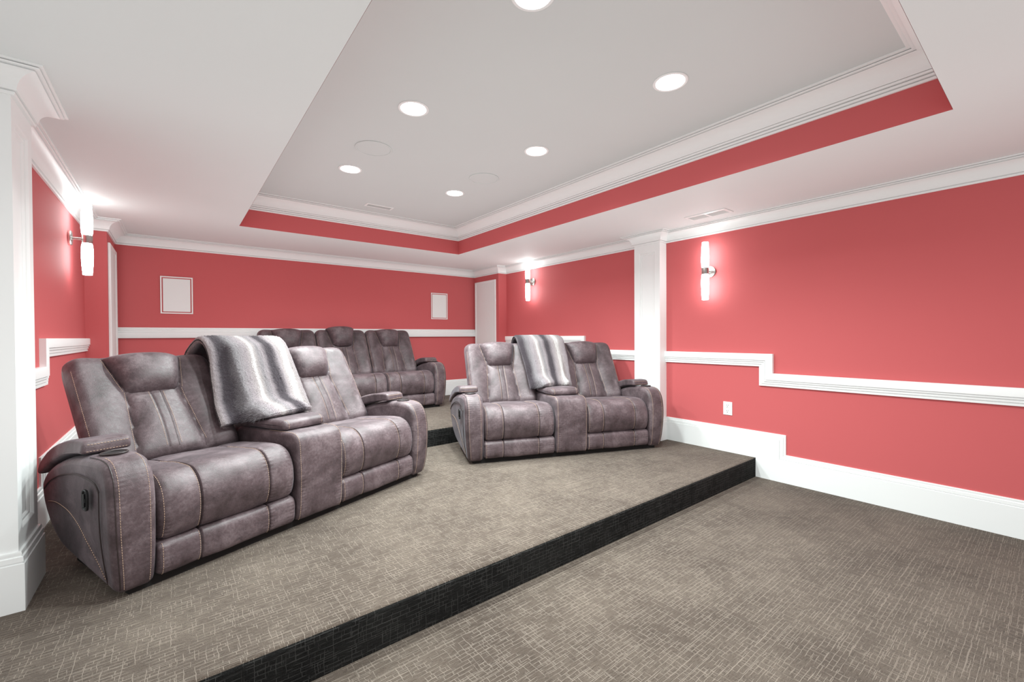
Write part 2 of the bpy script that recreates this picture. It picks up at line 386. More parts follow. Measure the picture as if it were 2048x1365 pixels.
# chair rails
R1, R2, R3 = 0.957, 1.131, 1.303
RH = 0.116
rp = [(0, 0), (0, 0.030), (-0.006, 0.034), (-0.058, 0.034), (-0.060, 0.024), (-0.063, 0.024), (-0.065, 0.029), (-0.074, 0.028), (-0.076, 0.018), (-0.080, 0.018), (-0.082, 0.023), (-0.094, 0.022), (-0.097, 0.013), (-0.100, 0.013), (-0.102, 0.018), (-RH, 0.017), (-RH, 0)]
m = MB()
sweep_path(m, [(XR, YN, R1), (XR, 1.603, R1), (XR, 1.603, R2), (XR, YP0, R2)], NR, rp, side=1)
sweep_path(m, [(XR, YP1, R2), (XR, 3.840, R2), (XR, 3.840, R3), (XR, YJ, R3)], NR, rp, side=1)
struct(m.build('trim_3', M_WHITE), 'white chair rail stepping up along the right wall', 'chair rail')
m = MB()
sweep_path(m, [(XL, YP1, R2), (XL, 3.805, R2), (XL, 3.805, R3), (XL, YJ, R3)], NL, rp, side=-1)
struct(m.build('trim_4', M_WHITE), 'white chair rail stepping up along the left wall', 'chair rail')
m = MB(); sweep_path(m, [(XJR, YB, R3), (XJL, YB, R3)], (0, -1, 0), [(-a, b) for a, b in rp], side=1)
struct(m.build('trim_5', M_WHITE), 'white chair rail straight across the back wall', 'chair rail')

# pilasters with a recessed panel on the broad face
def pilaster(name, xw, xf, label):
    m = MB(); s = 1 if xf > xw else -1
    m.box((min(xw, xf - s * .0) if s > 0 else xf, YP0, Z1), (xf if s > 0 else xw, YP1, ZS), 0)
    # face stiles over a recess: raise frame by t on the broad face
    t = 0.0
    o = struct(m.build(name, M_WHITE, smooth=False), label, 'pilaster')
    return o
def pilaster2(name, xw, xf, label):
    m = MB(); s = 1 if xf > xw else -1
    d = 0.020
    xb = xf - s * d
    def bx(x0, x1, y0, y1, z0, z1): m.box((min(x0, x1), y0, z0), (max(x0, x1), y1, z1))
    bx(xw - (0.12 if s > 0 else 0), xb, YP0, YP1, Z1, ZS)
    st = 0.062; zb, zt = Z1 + BH + 0.075, 2.215
    bx(xb, xf, YP0, YP0 + st, Z1, ZS); bx(xb, xf, YP1 - st, YP1, Z1, ZS)
    bx(xb, xf, YP0 + st, YP1 - st, Z1, zb); bx(xb, xf, YP0 + st, YP1 - st, zt, ZS)
    # moulding inside the recess
    pr = [(0, d), (0.004, d - .002), (0.010, d - .008), (0.012, d - .012), (0.022, d - .012), (0.028, d - .017), (0.030, 0.0)]
    lo = [(xb, YP0 + st, zb + .3), (xb, YP0 + st, zt), (xb, YP1 - st, zt), (xb, YP1 - st, zb), (xb, YP0 + st, zb), (xb, YP0 + st, zb + .3)]
    sweep_path(m, lo, (s, 0, 0), pr, side=1 if s > 0 else -1, ends=False)
    return struct(m.build(name, M_WHITE, smooth=False), label, 'pilaster')
pilaster2('trim_6', XR, XCR, 'white panelled pilaster on the right wall beside the right loveseat')
pilaster2('trim_7', XL, XCL, 'white panelled pilaster on the left wall beside the left loveseat')
# back-side fix: the moulding winding only matters for shading

# ------------------------------------------------------------------ fixtures on the walls
def wall_speaker(x0, x1, z0, z1, label):
    t = thing('wall_speaker', label, 'speaker', ((x0 + x1) / 2, YB, (z0 + z1) / 2), 0, 'in-wall speakers on the back wall')
    w, h = (x1 - x0) / 2, (z1 - z0) / 2
    m = MB(); sweep_path(m, [(0, 0, h), (w, 0, h), (w, 0, -h), (-w, 0, -h), (-w, 0, h), (0, 0, h)], (0, -1, 0), [(0, 0), (0, 0.006), (0.004, 0.008), (0.012, 0.0085), (0.0125, 0.0072)], side=-1, ends=False)
    m.build('bezel', M_PLASTIC, t)
    m = MB(); m.box((-w + .011, -0.007, -h + .011), (w - .011, 0, h - .011)); m.build('grille', M_PANEL, t, smooth=False)
    return t
wall_speaker(-0.097, 0.171, 1.590, 1.984, 'white rectangular in-wall speaker on the back wall above the left loveseat')
wall_speaker(3.244, 3.516, 1.596, 1.990, 'white rectangular in-wall speaker on the back wall near the right bump-out')

def side_panel(xf, s, label):
    y0, y1, z0, z1 = 5.600, 6.190, 0.70, 2.213
    t = thing('acoustic_panel', label, 'wall panel', (xf, (y0 + y1) / 2, z0), 0, 'framed white panels on the bump-outs')
    hy, h = (y1 - y0) / 2, z1 - z0
    m = MB()
    sweep_path(m, [(0, 0, h), (0, hy, h), (0, hy, 0), (0, -hy, 0), (0, -hy, h), (0, 0, h)], (s, 0, 0), [(0, 0), (0, 0.016), (0.006, 0.020), (0.022, 0.018), (0.030, 0.010), (0.034, 0.006)], side=-1 if s < 0 else 1, ends=False)
    m.build('frame', M_WHITE, t)
    m = MB(); m.box((min(0, s * .008), -hy + .03, .03), (max(0, s * .008), hy - .03, h - .03)); m.build('grille_cloth', M_PANEL, t, smooth=False)
side_panel(XJR, -1, 'tall white framed panel on the right bump-out facing into the room')
side_panel(XJL, 1, 'tall white framed panel on the left bump-out, seen edge-on')

SC_GROUP = 'two-tube wall sconces'
def make_sconce():
    t = thing('wall_sconce', 'x', 'wall lamp', (0, 0, 0), 0, SC_GROUP)          # local +X points out of the wall
    off = 0.105
    RX = Matrix.Rotation(PI / 2, 4, 'Y')
    m = MB(); m.lathe([(0, 0), (0.056, 0), (0.058, 0.004), (0.058, 0.014), (0.054, 0.019), (0.02, 0.022), (0, 0.022)], RX); m.build('backplate', M_NICKEL, t)
    m = MB(); m.tube([Vector((0.018, 0, 0)), Vector((off - .02, 0, 0))], 0.011, n=16); m.build('arm', M_NICKEL, t)
    m = MB(); m.lathe([(0, -0.031), (0.032, -0.031), (0.033, -0.028), (0.033, 0.028), (0.032, 0.031), (0, 0.031)], Matrix.Translation((off, 0, 0))); m.build('socket_ring', M_NICKEL, t)
    pr = [(0.029, 0), (0.034, 0.02), (0.0365, 0.06), (0.0365, 0.11), (0.034, 0.18), (0.029, 0.250), (0.027, 0.253), (0, 0.253)]
    for s in (1, -1):
        m = MB(); m.lathe([(r, s * (0.030 + z)) for r, z in pr], Matrix.Translation((off, 0, 0)), n=28)
        m.build('glass_tube', M_TUBE, t)
    return t
sc0 = make_sconce()
SC = [((XR, 2.180, 1.932), PI, 'white two-tube sconce on the right wall, in front of the pilaster'),
      ((XR, 4.880, 2.110), PI, 'white two-tube sconce on the right wall, beyond the pilaster near the back'),
      ((XL, 4.800, 2.090), 0.0, 'white two-tube sconce on the left wall near the back corner')]
for i, (p, a, l) in enumerate(SC):
    o = sc0 if i == 0 else copy_tree(sc0)
    o.location = p; o.rotation_euler = (0, 0, a); o['label'] = l

# outlet
t = thing('wall_outlet', 'white duplex power outlet on the right wall below the chair rail', 'outlet', (XR, 2.009, 0.592))
m = MB(); m.box((-0.006, -0.043, -0.064), (0, 0.043, 0.064)); o = m.build('cover_plate', M_PLASTIC, t, smooth=False)
bv = o.modifiers.new('bevel', 'BEVEL'); bv.width = 0.003; bv.segments = 2
for zc in (0.027, -0.027):
    m = MB(); m.box((-0.009, -0.017, zc - .0165), (-0.005, 0.017, zc + .0165), 0)
    for yy in (-0.0075, 0.0075): m.box((-0.0094, yy - .0015, zc + .000), (-0.0085, yy + .0015, zc + .010), 1)
    m.box((-0.0094, -.003, zc - .012), (-0.0085, .003, zc - .006), 1)
    m.build('receptacle', [M_PLASTIC, M_SLOT], t, smooth=False)

# ceiling air vent in the soffit
t = thing('air_vent', 'white two-section air vent in the soffit above the right front sconce', 'vent', (3.880, 2.025, ZS))
m = MB(); hx, hy = 0.082, 0.19
sweep_path(m, [(0, hy, 0), (hx, hy, 0), (hx, -hy, 0), (-hx, -hy, 0), (-hx, hy, 0), (0, hy, 0)], (0, 0, -1), [(0, 0), (0, 0.006), (0.022, 0.010), (0.024, 0.002)], side=-1, ends=False)
m.box((-hx + .02, -0.008, -0.009), (hx - .02, 0.008, 0)); m.build('frame', M_WHITE, t)
m = MB()
for a, b in ((-hy + .022, -0.008), (0.008, hy - .022)):
    m.box((-hx + .022, a, -0.0015), (hx - .022, b, 0), 1)
    for k in range(7):
        x = -hx + .03 + k * (2 * hx - .06) / 6
        m.box((-.0012, a, -0.005), (.0012, b, 0.005), 0, Matrix.Translation((x, 0, -0.004)) @ Matrix.Rotation(0.7, 4, 'Y'))
m.build('louvre', [M_PLASTIC, M_GREY], t, smooth=False)
# small register on the tray ceiling by the far crown
t = thing('ceiling_register', 'small pale register on the tray ceiling by the far crown moulding', 'vent', (1.80, 4.66, ZC))
m = MB(); hx, hy = 0.15, 0.055
sweep_path(m, [(0, hy, 0), (hx, hy, 0), (hx, -hy, 0), (-hx, -hy, 0), (-hx, hy, 0), (0, hy, 0)], (0, 0, -1), [(0, 0), (0, 0.004), (0.018, 0.006), (0.02, 0.001)], side=-1, ends=False); m.build('frame', M_WHITE, t)
m = MB()
for k in range(6): m.box((-hx + .02, -hy + .024 + k * .0125, -0.004), (hx - .02, -hy + .027 + k * .0125, 0))
m.build('louvre', M_GREY, t, smooth=False)

# recessed lights
def make_can():
    t = thing('recessed_light', 'x', 'ceiling light', (0, 0, 0), 0, 'recessed lights in the tray ceiling')
    m = MB(); m.lathe([(0.0765, 0.0005), (0.094, 0.0005), (0.095, -0.003), (0.091, -0.006), (0.080, -0.005), (0.0765, -0.001)], n=40); m.build('trim_ring', M_WHITE, t)
    m = MB(); m.lathe([(0.0, -0.0025), (0.045, -0.0028), (0.0765, -0.0015)], n=40); m.build('lens', M_DISC, t)
    l = bpy.data.lights.new('downlight_beam', 'SPOT'); l.energy = 208; l.spot_size = math.radians(150); l.spot_blend = 1.0; l.shadow_soft_size = 0.07; l.color = (0.90, 1.0, 0.985)
    lo = bpy.data.objects.new('downlight_beam', l); C.objects.link(lo); lo.location = (0, 0, -0.02); lo.parent = t
    return t
can0 = make_can()
LX, LY = (1.205, 2.232), (1.385, 2.533, 3.768)
names = {(0, 0): 'glowing recessed light cut off by the upper edge of the photo', (0, 1): 'glowing recessed light above the left loveseat, in the middle of its row', (0, 2): 'glowing recessed light in the left row, nearest the back wall',
         (1, 0): 'glowing recessed light in the right row, nearest the viewer', (1, 1): 'glowing recessed light in the right row, middle one', (1, 2): 'glowing recessed light in the right row, nearest the back wall'}
first = True
for i, x in enumerate(LX):
    for j, y in enumerate(LY):
        o = can0 if first else copy_tree(can0); first = False
        o.location = (x, y, ZC); o['label'] = names[(i, j)]
        if j == 2:
            for ch_ in o.children:                      # the row by the back wall is dimmed less
                if ch_.type == 'LIGHT': ch_.data = ch_.data.copy(); ch_.data.energy = 265
# ceiling speakers
def make_cspk(loc, label):
    t = thing('ceiling_speaker', label, 'speaker', loc, 0, 'round speakers in the tray ceiling')
    m = MB(); m.lathe([(0.122, 0.0), (0.134, 0.0), (0.135, -0.004), (0.130, -0.007), (0.124, -0.006), (0.122, -0.002)], n=48); m.build('rim', M_TRAY, t)
    m = MB(); m.lathe([(0, -0.005), (0.09, -0.005), (0.1225, -0.0035)], n=48); m.build('grille', M_TRAY, t)
make_cspk((1.216, 3.250, ZC), 'round speaker grille in the tray ceiling in the left row of lights')
make_cspk((2.238, 3.260, ZC), 'round speaker grille in the tray ceiling in the right row of lights')

# ------------------------------------------------------------------ sofas
def spline_closed(pts, n):
    """closed Catmull-Rom (centripetal-ish) resampled to n equal steps; pts (y, z)"""
    P = [Vector((a, b)) for a, b in pts]; N = len(P); out = []
    for i in range(N):
        p0, p1, p2, p3 = P[i - 1], P[i], P[(i + 1) % N], P[(i + 2) % N]
        d = (p2 - p1).length
        m1 = (p2 - p0) / max((p2 - p1).length + (p1 - p0).length, 1e-6) * d
        m2 = (p3 - p1) / max((p3 - p2).length + (p2 - p1).length, 1e-6) * d
        for k in range(24):
            t = k / 24; t2 = t * t; t3 = t2 * t
            out.append(p1 * (2 * t3 - 3 * t2 + 1) + m1 * (t3 - 2 * t2 + t) + p2 * (-2 * t3 + 3 * t2) + m2 * (t3 - t2))
    L = [0.0]
    for i in range(len(out)): L.append(L[-1] + (out[(i + 1) % len(out)] - out[i]).length)
    res = []; j = 0
    for k in range(n):
        s = L[-1] * k / n
        while L[j + 1] < s: j += 1
        f = (s - L[j]) / max(L[j + 1] - L[j], 1e-9)
        res.append(out[j].lerp(out[(j + 1) % len(out)], f))
    return res
def prof_normals(P):
    n = len(P); area = sum(P[i].x * P[(i + 1) % n].y - P[(i + 1) % n].x * P[i].y for i in range(n)); sg = 1 if area > 0 else -1
    out = []
    for i in range(n):
        t = (P[(i + 1) % n] - P[i - 1]).normalized(); out.append(Vector((t.y, -t.x)) * sg)
    return out, sg
def rnd(t, r):
    if t >= r: return 0.0
    q = 1 - max(t, 0) / r
    return r - r * math.sqrt(max(0, 1 - q * q))
def nz(x, y, z, s): return noise.noise(Vector((x * s, y * s, z * s)))

class Sweep:
    """profile in (y, z) swept along x with rounded ends, seam grooves, puckers"""
    def __init__(s, pts, x0, x1, n=200, r0=0.03, r1=0.03, seams=(), gd=0.016, gw=0.010, puff=0.0, wr=0.002, warp=None, dx=0.008, seed=0.0, pucker=0.0035, edgepuck=True, gather=0.0016):
        s.P = spline_closed(pts, n); s.N, s.sg = prof_normals(s.P); s.x0, s.x1, s.r0, s.r1 = x0, x1, r0, r1
        s.seams, s.gd, s.gw, s.puff, s.wr, s.warp, s.seed, s.pk = seams, gd, gw, puff, wr, warp, seed, pucker
        s.dx = dx; s.ep = edgepuck; s.ga = gather; s.stepl = (s.P[1] - s.P[0]).length
    def inset(s, x):
        d = rnd(x - s.x0, s.r0) + rnd(s.x1 - x, s.r1)
        if s.seams or s.puff:
            near = min([abs(x - q) for q in s.seams] + [x - s.x0 + .01, s.x1 - x + .01])
            d -= s.puff * (1 - math.exp(-near / 0.045))
        for q in s.seams: d += s.gd * math.exp(-((x - q) / s.gw) ** 2)
        return d
    def point(s, x, i):
        p, nn = s.P[i], s.N[i]
        d = s.inset(x)
        if s.wr:
            d -= s.wr * (nz(x, p.x + s.seed, p.y, 5.0) + 0.5 * nz(x, p.x - s.seed, p.y, 13.0))
        if s.pk:
            e = [abs(x - q) for q in s.seams] + ([x - s.x0, s.x1 - x] if s.ep else [])
            near = min(e) if e else 9
            amp = math.exp(-near / 0.028) * max(0.0, nz(p.x, p.y, s.seed + round(x * 3), 3.0) + 0.25)
            d -= s.pk * amp * nz(x * 0.25, p.x, p.y + s.seed, 46.0)
        if s.ga:
            e = [abs(abs(x - q) - 0.006) for q in s.seams] + ([abs(x - s.x0 - 0.030), abs(s.x1 - x - 0.030)] if s.ep else [])
            near = min(e) if e else 9
            if near < 0.05:
                gm = max(0.0, min(1.0, 0.5 + 1.6 * nz(p.x, p.y, s.seed + 7 + round(x * 5), 4.5)))
                d -= s.ga * gm * math.exp(-near / 0.016) * math.sin(2 * PI * i * s.stepl / 0.019 + 3.0 * nz(p.x, p.y, s.seed, 12.0))
        q = p - nn * d
        v = Vector((x, q.x, q.y))
        return s.warp(v) if s.warp else v
    def mesh(s, mb, mi=0):
        L = s.x1 - s.x0; xs = []
        for r, sgn, e in ((s.r0, 1, s.x0), (s.r1, -1, s.x1)):
            k = 7 if r > 0.012 else 4
            xs += [e + sgn * r * (1 - math.cos(PI / 2 * a / k)) for a in range(k)]
        a, b = s.x0 + s.r0, s.x1 - s.r1; nn = max(2, int((b - a) / s.dx)); xs += [a + (b - a) * k / nn for k in range(nn + 1)]
        for q in s.seams: xs += [q + t * s.gw * 0.5 for t in (-3, -2, -1, 0, 1, 2, 3)]
        xs = sorted(xs); xs = [x for i, x in enumerate(xs) if i == 0 or x - xs[i - 1] > 5e-4]
        n = len(s.P)
        rows = [[s.point(x, i) for i in range(n)] for x in xs]
        n0 = mb.quad_grid(rows, mi, closed_u=True, flip=(s.sg < 0))
        for row, first in ((0, True), (len(rows) - 1, False)):
            c = sum(rows[row], Vector()) / n; ring = [n0 + row * n + i for i in range(n)]
            inner = []
            for f in (0.6, 0.25):
                st = len(mb.v); mb.v.extend([c + (p - c) * f for p in rows[row]]); nw = [st + i for i in range(n)]
                for i in range(n):
                    q = [ring[i], ring[(i + 1) % n], nw[(i + 1) % n], nw[i]]
                    mb.f.append(q if (first == (s.sg < 0)) == False else q[::-1]); mb.m.append(mi)
                ring = nw
            mb.fan(ring, c, mi, flip=(first == (s.sg < 0)))
    def path(s, x, pa, pb, off=0.0):
        """points and normals along the profile at x from the sample nearest pa to the one nearest pb (in index order)"""
        n = len(s.P)
        near = lambda q: min(range(n), key=lambda i: (s.P[i] - Vector(q)).length)
        a, b = near(pa), near(pb)
        if (b - a) % n > (a - b) % n: a, b = b, a
        idx = [(a + k) % n for k in range((b - a) % n + 1)]
        pts = [s.point(x, i) + Vector((0, s.N[i].x, s.N[i].y)) * off for i in idx]
        return pts, [Vector((0, s.N[i].x, s.N[i].y)) for i in idx]

LM = [M_LEATHER, M_STITCH, M_PIPING]
SEAT_W = 0.675
def build_seat(par):
    m = MB(); w = SEAT_W
    pts = [(0.080, 0.196), (0.030, 0.212), (0.006, 0.26), (-0.004, 0.33), (0.010, 0.405), (0.050, 0.462), (0.115, 0.490), (0.24, 0.488), (0.40, 0.472), (0.56, 0.455), (0.64, 0.42), (0.64, 0.30), (0.55, 0.21), (0.3, 0.19)]
    s1, s2 = 0.265 * w, 0.765 * w
    S = Sweep(pts, 0.002, w - 0.002, n=400, r0=0.045, r1=0.045, seams=(s1, s2), puff=0.007, gd=0.012, gw=0.0045, wr=0.005, seed=1.3, pucker=0.006, dx=0.0085)
    S.mesh(m)
    for q in (s1, s2):
        m.stitch(*S.path(q - 0.009, (0.03, 0.215), (0.42, 0.47)))
        m.tube(S.path(q, (0.03, 0.215), (0.5, 0.465))[0], 0.0026, 2, 6)
    m.stitch(*S.path(0.024, (0.03, 0.215), (0.14, 0.49)))
    return m.build('seat', LM, par)
def build_foot(par):
    m = MB(); w = SEAT_W
    pts = [(0.060, 0.196), (0.022, 0.188), (0.006, 0.165), (0.002, 0.12), (0.006, 0.075), (0.022, 0.048), (0.06, 0.044), (0.10, 0.05), (0.11, 0.12), (0.10, 0.19)]
    s1, s2 = 0.265 * w, 0.765 * w
    S = Sweep(pts, 0.002, w - 0.002, n=150, r0=0.022, r1=0.022, seams=(s1, s2), puff=0.004, gd=0.010, gw=0.0045, wr=0.004, seed=4.1, pucker=0.006, dx=0.0085, gather=0.0008)
    S.mesh(m)
    for q in (s1 - 0.009, s2 - .009, 0.02): m.stitch(*S.path(q, (0.022, 0.186), (0.026, 0.04)))
    for q in (s1, s2): m.tube(S.path(q, (0.022, 0.186), (0.026, 0.04))[0], 0.0024, 2, 6)
    return m.build('footrest', LM, par)

# backs: height field over an inclined plane, local origin at the hinge
VT = 0.715
LEAN = math.radians(29)
BD = Vector((0, math.sin(LEAN), math.cos(LEAN))); BN = Vector((0, -math.cos(LEAN), math.sin(LEAN)))
VH = 0.432
def rise(t, r): 
    if t <= 0: return 0.0
    if t >= r: return 1.0
    return math.sqrt(1 - (1 - t / r) ** 2)
def seam_x(v):
    if v < VH: return 0.172 - 0.040 * (v / VH) ** 0.8
    return 0.132 + 0.062 * ((v - VH) / (VT - VH))
def back_h(x, v, W):
    ax = abs(x); r = 0.095
    vt = VT - (rnd(W / 2 - ax, r) * 0.62 + 0.012 * (ax / (W / 2)) ** 2)
    e = rise(W / 2 - ax, 0.055) * rise(vt - v, 0.075) * rise(v, 0.06)
    xs = seam_x(v); d = abs(ax - xs)
    if ax > xs: h = 0.032 + 0.040 * (1 - math.exp(-(d / 0.060) ** 1.3))
    elif v < VH: 
        h = 0.030 + 0.016 * (1 - math.exp(-d / 0.025)) + 0.024 * math.sin(PI * min(1, v / VH)) * (1 - (ax / xs) ** 2)
        g = min(abs(x - 0.024), abs(x + 0.024)); h -= 0.0035 * math.exp(-(g / 0.005) ** 2)
    else: h = 0.030
    h -= 0.008 * math.exp(-(d / 0.006) ** 2)
    amp = math.exp(-d / 0.035) * max(0.0, nz(x, v, 3.3, 4.0) + 0.35)
    h += 0.004 * amp * nz(x * 0.3, v, 0.0, 26.0) * min(1.0, d / 0.012) + 0.005 * nz(x, v, 7.7, 7.0) + 0.002 * nz(x, v, 1.7, 19.0)
    return h * e, e
def back_pt(x, v, W, lift=0.0): return Vector((x, 0, 0)) + BD * v + BN * (back_h(x, v, W)[0] + lift)
def build_back(par, W):
    m = MB(); nx, nv = 84, 84
    F, B = [], []
    for j in range(nv + 1):
        t = j / nv; t = 0.5 - 0.5 * math.cos(PI * t) if False else t
        rf, rb = [], []
        for i in range(nx + 1):
            q = i / nx; q = q + 0.055 * math.sin(4 * PI * q) * -0.5
            x = (q - 0.5) * W; ax = abs(x)
            vt = VT - (rnd(W / 2 - ax, 0.095) * 0.62 + 0.012 * (ax / (W / 2)) ** 2)
            tt = t if t < .8 else 0.8 + 0.2 * (1 - (1 - (t - .8) / .2) ** 1.6)
            v = tt * vt
            h, e = back_h(x, v, W)
            rf.append(Vector((x, 0, 0)) + BD * v + BN * h)
            rb.append(Vector((x, 0, 0)) + BD * v - BN * (0.115 * e))
        F.append(rf); B.append(rb)
    m.quad_grid(F); m.quad_grid(B, flip=True)
    def vpath(fx, v0, v1, n=60): 
        vs = [v0 + (v1 - v0) * k / n for k in range(n + 1)]
        return [back_pt(fx(v), v, W) for v in vs], [BN.copy() for _ in vs]
    for sgn in (-1, 1):
        m.stitch(*vpath(lambda v: sgn * (seam_x(v) + 0.010), 0.06, VH + .005))
        m.stitch(*vpath(lambda v: sgn * 0.035, 0.05, VH - .01))
        P, N_ = vpath(lambda v: sgn * 0.024, 0.04, VH); m.tube([p + BN * 0.0002 for p in P], 0.0016, 2, 6)
        P, N_ = vpath(lambda v: sgn * seam_x(v), 0.04, VH + .01); m.tube([p + BN * 0.001 for p in P], 0.0022, 2, 6)
        m.stitch(*vpath(lambda v: sgn * (seam_x(v) + 0.013), VH + .01, 0.68))
        xe = W / 2 - 0.016
        m.stitch(*vpath(lambda v: sgn * xe, 0.10, 0.60))
    o = m.build('backrest', LM, par)
    # headrest pillow
    m = MB(); nx, nv = 44, 40; F, B = [], []
    v0, v1 = VH - 0.012, VT + 0.012
    for j in range(nv + 1):
        t = j / nv; rf, rb = [], []
        for i in range(nx + 1):
            s = -1 + 2 * i / nx; s = math.copysign(1 - (1 - abs(s)) ** 1.35, s)
            w = 0.132 + 0.066 * t
            bot = 0.030 * (abs(s) ** 4)
            top = 0.016 * s * s
            v = v0 + bot + (v1 - top - v0 - bot) * t; x = s * w
            tb = (v - v0 - bot) / (v1 - top - v0 - bot)
            e = max(0.0, 1 - abs(s) ** 3.6) ** 0.55 * max(0.0, 1 - abs(2 * tb - 1) ** 3.2) ** 0.55
            et = rise(v1 - top - v, 0.10)
            h = 0.026 + 0.088 * e + 0.010 * e * (1 - s * s) * (1 - (2 * tb - 1) ** 2) + 0.004 * nz(x, v, 9.1, 9.0) * e
            back = (1 - et) * 0.050
            rf.append(Vector((x, 0, 0)) + BD * (v - 0.012 * (1 - et)) + BN * (h - back)); rb.append(Vector((x, 0, 0)) + BD * (v - 0.02 * (1 - et)) + BN * (0.016 - back - 0.02 * (1 - et)))
        F.append(rf); B.append(rb)
    m.quad_grid(F); m.quad_grid(B, flip=True)
    n = nx + 1
    rim = [(F[0], B[0]), (F[-1], B[-1]), ([r[0] for r in F], [r[0] for r in B]), ([r[-1] for r in F], [r[-1] for r in B])]
    for a, b in rim: m.quad_grid([a, b])
    m.build('headrest', LM, o)
    return o

# arms
def bulge(y, z): 
    k = max(0.0, min(1.0, (z - 0.03) / 0.72))
    return 0.050 * math.sin(PI * k) ** 0.9 * min(1.0, 0.55 + max(0, y) * 2.2)
def arm_warp(sgn):
    def f(v):
        k = 1 - min(1.0, max(0.0, v.x / 0.14))
        x = v.x - bulge(v.y, v.z) * k
        return Vector((x * sgn, v.y, v.z))
    return f
ARM = [(0.03, 0.03), (0.004, 0.09), (-0.010, 0.20), (-0.014, 0.33), (-0.008, 0.45), (0.018, 0.535), (0.065, 0.585), (0.14, 0.602), (0.26, 0.597), (0.42, 0.577), (0.58, 0.535), (0.70, 0.478), (0.755, 0.415), (0.752, 0.345), (0.722, 0.26), (0.67, 0.175), (0.59, 0.115), (0.43, 0.082), (0.25, 0.058), (0.10, 0.033)]
LID = [(0.278, 0.606), (0.276, 0.630), (0.284, 0.652), (0.31, 0.662), (0.42, 0.656), (0.54, 0.634), (0.66, 0.592), (0.755, 0.535), (0.798, 0.492), (0.806, 0.458), (0.788, 0.446), (0.70, 0.492), (0.58, 0.546), (0.44, 0.586), (0.32, 0.602)]
